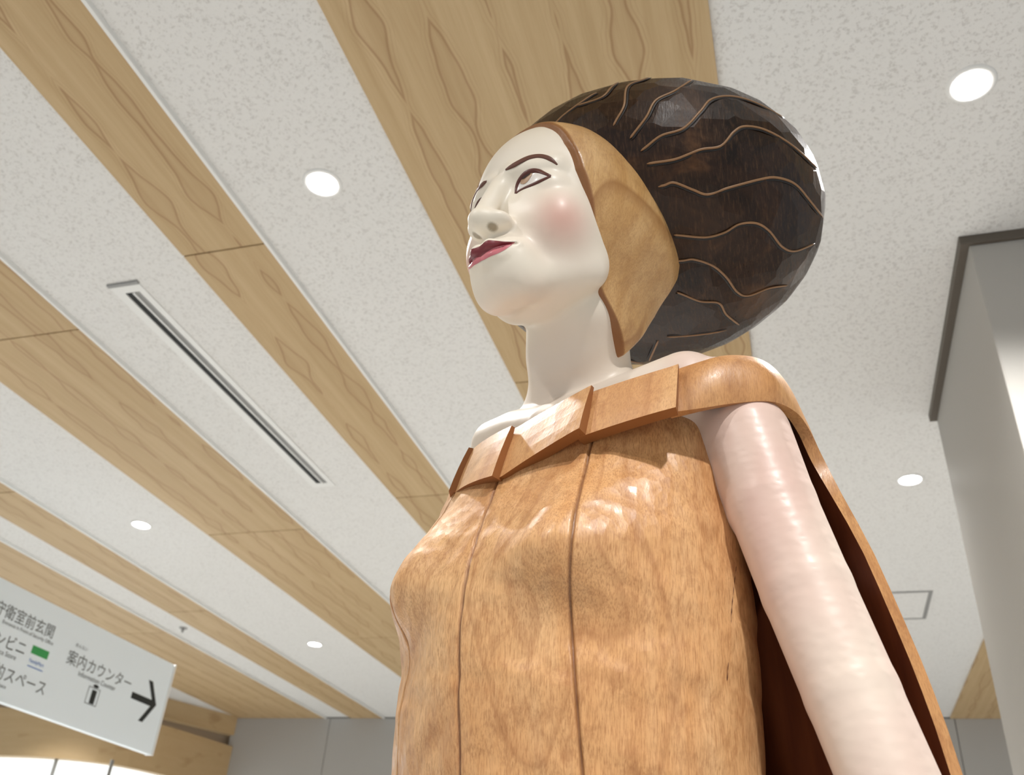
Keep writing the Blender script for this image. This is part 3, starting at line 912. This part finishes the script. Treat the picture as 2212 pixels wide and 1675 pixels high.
STR = [[(45, 350), (110, 290), (230, 205), (275, 180)], [(170, 250), (300, 205), (360, 145), (425, 105)],
       [(380, 325), (420, 250), (437, 150), (520, 112), (620, 80)], [(475, 395), (540, 310), (590, 222), (690, 172), (785, 112)],
       [(540, 470), (620, 410), (740, 370), (830, 280), (890, 215), (1000, 200), (1140, 240), (1330, 345)],
       [(580, 555), (700, 535), (830, 485), (940, 465), (1010, 390), (1070, 360), (1180, 380), (1320, 460), (1465, 590)],
       [(640, 675), (690, 662), (790, 700), (870, 725), (980, 690), (1150, 645), (1240, 635), (1340, 670), (1420, 760), (1490, 850)],
       [(725, 945), (860, 955), (960, 930), (1040, 885), (1130, 880), (1200, 920), (1270, 1005), (1340, 1030), (1445, 990)],
       [(740, 1080), (800, 1075), (900, 1110), (970, 1170), (1030, 1250), (1090, 1270), (1200, 1230), (1300, 1215)],
       [(740, 1265), (830, 1300), (930, 1310), (970, 1370), (1040, 1428)], [(605, 1510), (555, 1622)]]
for ln in STR:
    if len(ln) > 4:      # run the line in under the head band
        v_ = np.array(ln[0], float) - np.array(ln[1], float)
        ln = [tuple(np.array(ln[0]) + v_ / np.linalg.norm(v_) * 38)] + ln
    px = catmull([(1180 + a / 2.5, 130 + b / 2.5) for a, b in ln], 10 * len(ln))
    P = trace(hair_S, px, 0.7)
    ok = np.abs(hair_S(P.astype(np.float32))) < 0.004
    P = P[ok]
    if len(P) < 4: continue
    for m in (False, True):
        Q = mir(P) if m else P
        g = grad(hair_S, Q)
        w = 0.0015 * np.minimum(1, np.minimum(np.arange(len(Q)), np.arange(len(Q))[::-1]) / 3 + 0.3)
        V, F = tube(Q + g * 0.0012, w, g, 6, 0.8)
        sobj('strand_ridge', S2W(V), F, M_STRAND, hair)
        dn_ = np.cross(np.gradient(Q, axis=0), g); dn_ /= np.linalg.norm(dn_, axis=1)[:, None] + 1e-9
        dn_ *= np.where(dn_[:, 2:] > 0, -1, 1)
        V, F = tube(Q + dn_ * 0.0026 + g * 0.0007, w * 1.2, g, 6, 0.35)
        sobj('strand_shadow', S2W(V), F, M_STRANDSHADE, hair)  # dark strip on the lower side paints the shadow of the ridge

# ---------------------------------------------------------------- dress
ZK = np.array([-1.96, -1.6, -1.1, -0.75, -0.459, -0.415, -0.372, -0.316, -0.268, -0.212, -0.157, -0.10, -0.06])
BFk = np.array([0.27, 0.235, 0.19, 0.158, 0.155, 0.162, 0.168, 0.172, 0.168, 0.151, 0.130, 0.112, 0.095])
AKk = np.array([0.34, 0.30, 0.25, 0.212, 0.203, 0.203, 0.204, 0.205, 0.204, 0.202, 0.198, 0.190, 0.17])
BBk = np.array([0.24, 0.20, 0.16, 0.13, 0.12, 0.12, 0.12, 0.122, 0.122, 0.12, 0.115, 0.105, 0.09])
def smooth_interp(z, zk, v):
    # cubic (catmull) interpolation along z
    i = np.clip(np.searchsorted(zk, z, side='right') - 1, 0, len(zk) - 2)
    h = zk[i + 1] - zk[i]; u = (z - zk[i]) / h
    m = np.gradient(v, zk)
    return (2 * u ** 3 - 3 * u ** 2 + 1) * v[i] + (u ** 3 - 2 * u ** 2 + u) * h * m[i] + (-2 * u ** 3 + 3 * u ** 2) * v[i + 1] + (u ** 3 - u ** 2) * h * m[i + 1]
def bust(x, z):
    ax = np.abs(x)
    up = 0.031 * np.exp(-((ax - 0.112) / 0.052) ** 2 - ((z + 0.263) / np.where(z > -0.263, 0.070, 0.045)) ** 2)
    un = -0.011 * np.exp(-((ax - 0.112) / 0.055) ** 2 - ((z + 0.336) / 0.036) ** 2)
    return up + un
def dress_y(x, z):
    A = smooth_interp(z, ZK, AKk); B = smooth_interp(z, ZK, BFk)
    return B * np.sqrt(np.clip(1 - (x / A) ** 2, 1e-4, 1)) + bust(x, z)
def dress_hit(px):
    """pixels -> torso-frame points on the dress front"""
    d = rayS(px) @ TM.T; o = S2T(np.zeros((1, 3)))[0]
    a = np.full(len(d), 0.5); b = np.full(len(d), 2.4)
    tt = np.linspace(0.4, 2.0, 500)
    P = o + d[:, None] * tt[None, :, None]
    x, y, z = P[..., 0], P[..., 1], np.clip(P[..., 2], -1.9, -0.07)
    ins = (y < dress_y(x, z)) & (np.abs(x) < smooth_interp(z, ZK, AKk) * 0.999)
    i = np.argmax(ins, 1)
    lo_, hi_ = tt[np.maximum(i - 1, 0)], tt[i]
    for _ in range(20):
        mid = (lo_ + hi_) / 2; p = o + d * mid[:, None]
        inside = p[:, 1] < dress_y(p[:, 0], np.clip(p[:, 2], -1.9, -0.07))
        hi_ = np.where(inside, mid, hi_); lo_ = np.where(inside, lo_, mid)
    return o + d * hi_[:, None]
SEAM = {'princess': catmull([(1281, 940), (1262, 1020), (1246, 1090), (1236, 1150), (1230, 1230), (1233, 1330), (1239, 1430), (1247, 1540), (1258, 1672)], 60),
        'centre': catmull([(1080, 1025), (1050, 1105), (1020, 1190), (1000, 1280), (991, 1380), (988, 1500), (990, 1600), (992, 1672)], 60)}
seams = []
for nme, px in SEAM.items():
    P = dress_hit(px)
    A = smooth_interp(P[:, 2], ZK, AKk)
    ph = np.arcsin(np.clip(P[:, 0] / A, -0.99, 0.99)); o_ = np.argsort(P[:, 2])
    seams.append((P[o_, 2], ph[o_]))
    if nme == 'princess': seams.append((P[o_, 2], -ph[o_]))
zr = np.concatenate([np.linspace(-1.96, -0.56, 50), np.arange(-0.555, -0.098, 0.0022)])
phi = np.concatenate([np.linspace(-1.75, 1.75, 640), np.linspace(1.75, 2 * np.pi - 1.75, 110)[1:-1]])
ZZ, PP = np.meshgrid(zr, phi, indexing='ij')
A = smooth_interp(ZZ, ZK, AKk); Bf = smooth_interp(ZZ, ZK, BFk); Bb = smooth_interp(ZZ, ZK, BBk)
X = A * np.sin(PP); c_ = np.cos(PP); Yv = np.where(c_ > 0, Bf * c_, Bb * c_)
fr = np.clip(c_ * 1.6, 0, 1)
Yv = Yv + bust(X, ZZ) * np.where(c_ > 0, np.clip(c_ / 0.35, 0, 1), 0)
grv = np.zeros_like(ZZ)
for (sz, sph) in seams:
    s_phi = np.interp(ZZ, sz, sph)
    grv += np.exp(-((PP - s_phi) * A / 0.0017) ** 2) * ((PP > -1.8) & (PP < 1.8))
nl = np.sqrt((X / A ** 2) ** 2 + (Yv / Bf ** 2) ** 2)
nx, ny = (X / A ** 2) / nl, (Yv / Bf ** 2) / nl
# gentle hand-carved unevenness
und = 0.0011 * (np.sin(X * 61 + ZZ * 47 + 1.3 * np.sin(ZZ * 83)) * np.sin(ZZ * 71 - Yv * 39) + 0.6 * np.sin(X * 131 - ZZ * 97 + 2 * np.sin(X * 57)))
dsp = -0.0030 * np.clip(grv, 0, 1) + und * 0.7
X2, Y2 = X + nx * dsp, Yv + ny * dsp
DV = np.stack([X2, Y2, ZZ], -1).reshape(-1, 3)
DF = grid_faces(len(zr), len(phi), True)[:, ::-1]
nD = len(DV)
cap = [list(range((len(zr) - 1) * len(phi), nD))[::-1], list(range(len(phi)))]
dress = sobj('dress', T2W(DV), DF, M_DRESS)
dress['label'] = 'plain carved light wood dress with fine vertical seams'
ga = dress.data.color_attributes.new('groove', 'FLOAT_COLOR', 'POINT')
gcol = np.ones((nD, 4), np.float32); gcol[:, :3] = np.clip(grv.reshape(-1, 1) * 1.1, 0, 1)
ga.data.foreach_set('color', gcol.ravel())
stain(M_DRESS, 'groove', 0.75, srgb(104, 56, 26))
# drying cracks
for px, rad in (([(1590, 1225), (1583, 1290), (1577, 1370), (1571, 1470)], 0.0005), ):
    P = T2W(dress_hit(catmull(px, 40)))
    V, F = tube(P, rad * (0.6 + 0.4 * np.sin(np.arange(40) * 1.7)), None, 6)
    sobj('crack', V, F, M_GROOVE, dress)

# ---------------------------------------------------------------- collar pleats
def edge_top(ph):    # collar top edge, torso frame, by ellipse angle
    x = np.where(ph < 0, 0.150, 0.262) * np.sin(ph); y = 0.112 * np.cos(ph)
    z = np.interp(np.abs(x), [0, 0.10, 0.185, 0.24, 0.262], [-0.088, -0.071, -0.067, -0.050, -0.044])
    return np.stack([x, y, z], -1)
def edge_bot(ph):
    x = np.where(ph < 0, 0.158, 0.268) * np.sin(ph); y = 0.132 * np.cos(ph)
    z = np.interp(np.abs(x), [0, 0.10, 0.20, 0.24, 0.268], [-0.161, -0.136, -0.127, -0.110, -0.102])
    return np.stack([x, y, z], -1)
def pleat(ph0, ph1, o0, o1, tk=0.016):
    n = 20
    ph = np.linspace(ph0, ph1, n); of = np.linspace(o0, o1, n)
    Tp, Bt = edge_top(ph), edge_bot(ph)
    u_ = np.linspace(0, 1, n)[:, None]
    Tp = 0.35 * Tp + 0.65 * (Tp[:1] * (1 - u_) + Tp[-1:] * u_)
    Bt = 0.5 * Bt + 0.5 * (Bt[:1] * (1 - u_) + Bt[-1:] * u_)
    nn = np.stack([np.sin(ph) / np.where(ph < 0, 0.15, 0.262), np.cos(ph) / 0.12, np.zeros(n)], -1); nn /= np.linalg.norm(nn, axis=1)[:, None]
    ot, ob = Tp + nn * (of[:, None] * 0.75), Bt + nn * of[:, None]
    it, ib = Tp + nn * (of[:, None] * 0.75 - tk * 0.35), Bt + nn * (of[:, None] - tk)
    mid = (ot + ob) / 2 + nn * 0.0012
    prof = [it, ot, ot * 0.5 + mid * 0.5 + nn * 0.0003, mid, mid * 0.5 + ob * 0.5 + nn * 0.0003, ob, ib]
    V = np.stack(prof, 1).reshape(-1, 3); m = len(prof)
    F = [list(f) for f in grid_faces(n, m, True)]
    F.append(list(range(m))[::-1]); F.append([(n - 1) * m + k for k in range(m)])
    bm = bmesh.new(); vs = [bm.verts.new(v) for v in (T2W(V) - BASE)]
    for f_ in F: bm.faces.new([vs[i] for i in f_])
    bmesh.ops.recalc_face_normals(bm, faces=bm.faces[:])
    bm.faces.ensure_lookup_table()
    for f_ in bm.faces:
        nz = f_.normal.z
        if len(f_.verts) > 4 or nz < -0.75: f_.material_index = 1  # cut ends, plus undersides whose shade is put into the colour
    o = bm_obj('collar_pleat', bm, M_COLLAR, statue)
    o.data.materials.append(M_ENDGRAIN_SHADE)
    return o
aX = lambda x: math.asin(x / 0.262)
aN = lambda x: math.asin(x / 0.15)
pleat(aN(-0.148), aN(-0.092), 0.001, 0.012)
pleat(aN(-0.092), 0.0, 0.004, 0.015)
pleat(-0.06, aX(0.104), 0.003, 0.016)
pleat(aX(0.094), aX(0.192), 0.001, 0.014)

# ---------------------------------------------------------------- cape: shoulder yoke running into the long back drape
def cape(sign):
    nS, nT = 120, 40
    # free edge: along the yoke hem, round the shoulder, then down the front of the drape
    E = np.array([[0.188, 0.088, -0.121], [0.212, 0.070, -0.116], [0.236, 0.046, -0.107], [0.260, 0.016, -0.099], [0.268, -0.018, -0.097], [0.2695, -0.042, -0.106], [0.2745, -0.056, -0.135],
                  [0.287, -0.062, -0.18], [0.307, -0.063, -0.24], [0.324, -0.063, -0.305], [0.337, -0.063, -0.36], [0.352, -0.063, -0.445], [0.385, -0.06, -0.70], [0.43, -0.06, -1.2], [0.47, -0.06, -1.95]])
    O = np.array([[0.180, 0.078, -0.064], [0.205, 0.060, -0.052], [0.218, 0.034, -0.036], [0.222, 0.000, -0.024], [0.21, -0.030, -0.018], [0.16, -0.065, -0.02], [0.10, -0.085, -0.02],
                  [0.04, -0.105, -0.03], [0.0, -0.115, -0.06], [0.0, -0.135, -0.14], [0.0, -0.15, -0.24], [0.0, -0.165, -0.36], [0.0, -0.19, -0.66], [0.0, -0.23, -1.2], [0.0, -0.27, -1.95]])
    C = np.array([[0.176, 0.072, -0.110], [0.190, 0.050, -0.105], [0.200, 0.028, -0.098], [0.205, 0.000, -0.092], [0.205, -0.02, -0.090], [0.17, -0.045, -0.10], [0.12, -0.055, -0.12],
                  [0.06, -0.060, -0.15], [0.0, -0.060, -0.20], [0.0, -0.060, -0.26], [0.0, -0.060, -0.33], [0.0, -0.060, -0.42], [0.0, -0.06, -0.69], [0.0, -0.06, -1.2], [0.0, -0.06, -1.95]])
    s = np.r_[0, np.cumsum(np.linalg.norm(np.diff(E, axis=0), axis=1))]
    ss = np.concatenate([np.linspace(0, s[7], 70), np.linspace(s[7], s[-1], 51)[1:]])
    def cm(P):
        Q = np.vstack([2 * P[0] - P[1], P, 2 * P[-1] - P[-2]])
        i = np.clip(np.searchsorted(s, ss, side='right') - 1, 0, len(P) - 2); u = ((ss - s[i]) / (s[i + 1] - s[i]))[:, None]
        m0 = (Q[i + 2] - Q[i]) * 0.5; m1 = (Q[i + 3] - Q[i + 1]) * 0.5
        return (2 * u ** 3 - 3 * u ** 2 + 1) * Q[i + 1] + (u ** 3 - 2 * u ** 2 + u) * m0 + (-2 * u ** 3 + 3 * u ** 2) * Q[i + 2] + (u ** 3 - u ** 2) * m1
    Ee, Oo, Cc = cm(E), cm(O), cm(C)
    a = np.linspace(0, np.pi / 2, nT)
    P = Cc[:, None] + (Ee - Cc)[:, None] * np.cos(a)[None, :, None] + (Oo - Cc)[:, None] * np.sin(a)[None, :, None]
    lin = Ee[:, None] * (1 - a / a[-1])[None, :, None] + Oo[:, None] * (a / a[-1])[None, :, None]
    lin[..., 1] -= 0.030 * np.sin(np.pi * a / a[-1])[None, :]
    wl = np.clip((-0.10 - Ee[:, 2]) / 0.10, 0, 1); wl = (wl * wl * (3 - 2 * wl))[:, None, None]
    P = P * (1 - wl) + lin * wl
    if sign < 0:
        P = P * np.array([0.66, 1, 1])
        P[..., 1] -= 0.03
    P = P * np.array([sign, 1, 1])
    F = grid_faces(len(ss), nT)
    if sign < 0: F = F[:, ::-1]
    # thickness: inward offset
    du = np.gradient(P, axis=0); dv = np.gradient(P, axis=1)
    n = np.cross(du, dv); n /= np.linalg.norm(n, axis=2)[..., None] + 1e-9
    cen = np.array([0, 0.0, 0])
    flip = np.sign((n * (P - np.stack([np.zeros_like(P[..., 0]), np.full_like(P[..., 0], -0.02), P[..., 2] - 0.05], -1))).sum(-1))
    n = n * np.where(np.median(flip) < 0, -1, 1)
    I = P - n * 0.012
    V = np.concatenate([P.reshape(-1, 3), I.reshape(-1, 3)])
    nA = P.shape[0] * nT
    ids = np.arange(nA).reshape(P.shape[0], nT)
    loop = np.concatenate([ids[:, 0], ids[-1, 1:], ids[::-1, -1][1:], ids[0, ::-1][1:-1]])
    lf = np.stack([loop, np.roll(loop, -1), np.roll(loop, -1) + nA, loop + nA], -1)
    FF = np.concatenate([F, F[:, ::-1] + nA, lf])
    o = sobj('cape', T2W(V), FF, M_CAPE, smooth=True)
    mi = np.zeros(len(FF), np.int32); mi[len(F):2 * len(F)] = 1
    o.data.materials.append(M_CAPE_INSIDE); o.data.polygons.foreach_set('material_index', mi)
    bm = bmesh.new(); bm.from_mesh(o.data); bmesh.ops.recalc_face_normals(bm, faces=bm.faces[:]); bm.to_mesh(o.data); bm.free()
    o.data.polygons.foreach_set('use_smooth', np.ones(len(o.data.polygons), dtype=bool))
    o.data.set_sharp_from_angle(angle=math.radians(45))
    return o
cape(1)['label'] = 'thick wooden cape over the shoulder and back'
cape(-1)

# low plinth under the statue
pl = box('plinth', (-0.62, -0.45, 0.0), (0.62, 0.45, 0.14), M_PLINTH, bev=0.01)
pl.location = (BASE[0], BASE[1], 0); pl.rotation_euler = (0, 0, math.atan2(TL @ MS[:, 1], TL @ MS[:, 0]))
tag(pl, 'low pale plinth under the wooden statue', 'plinth')
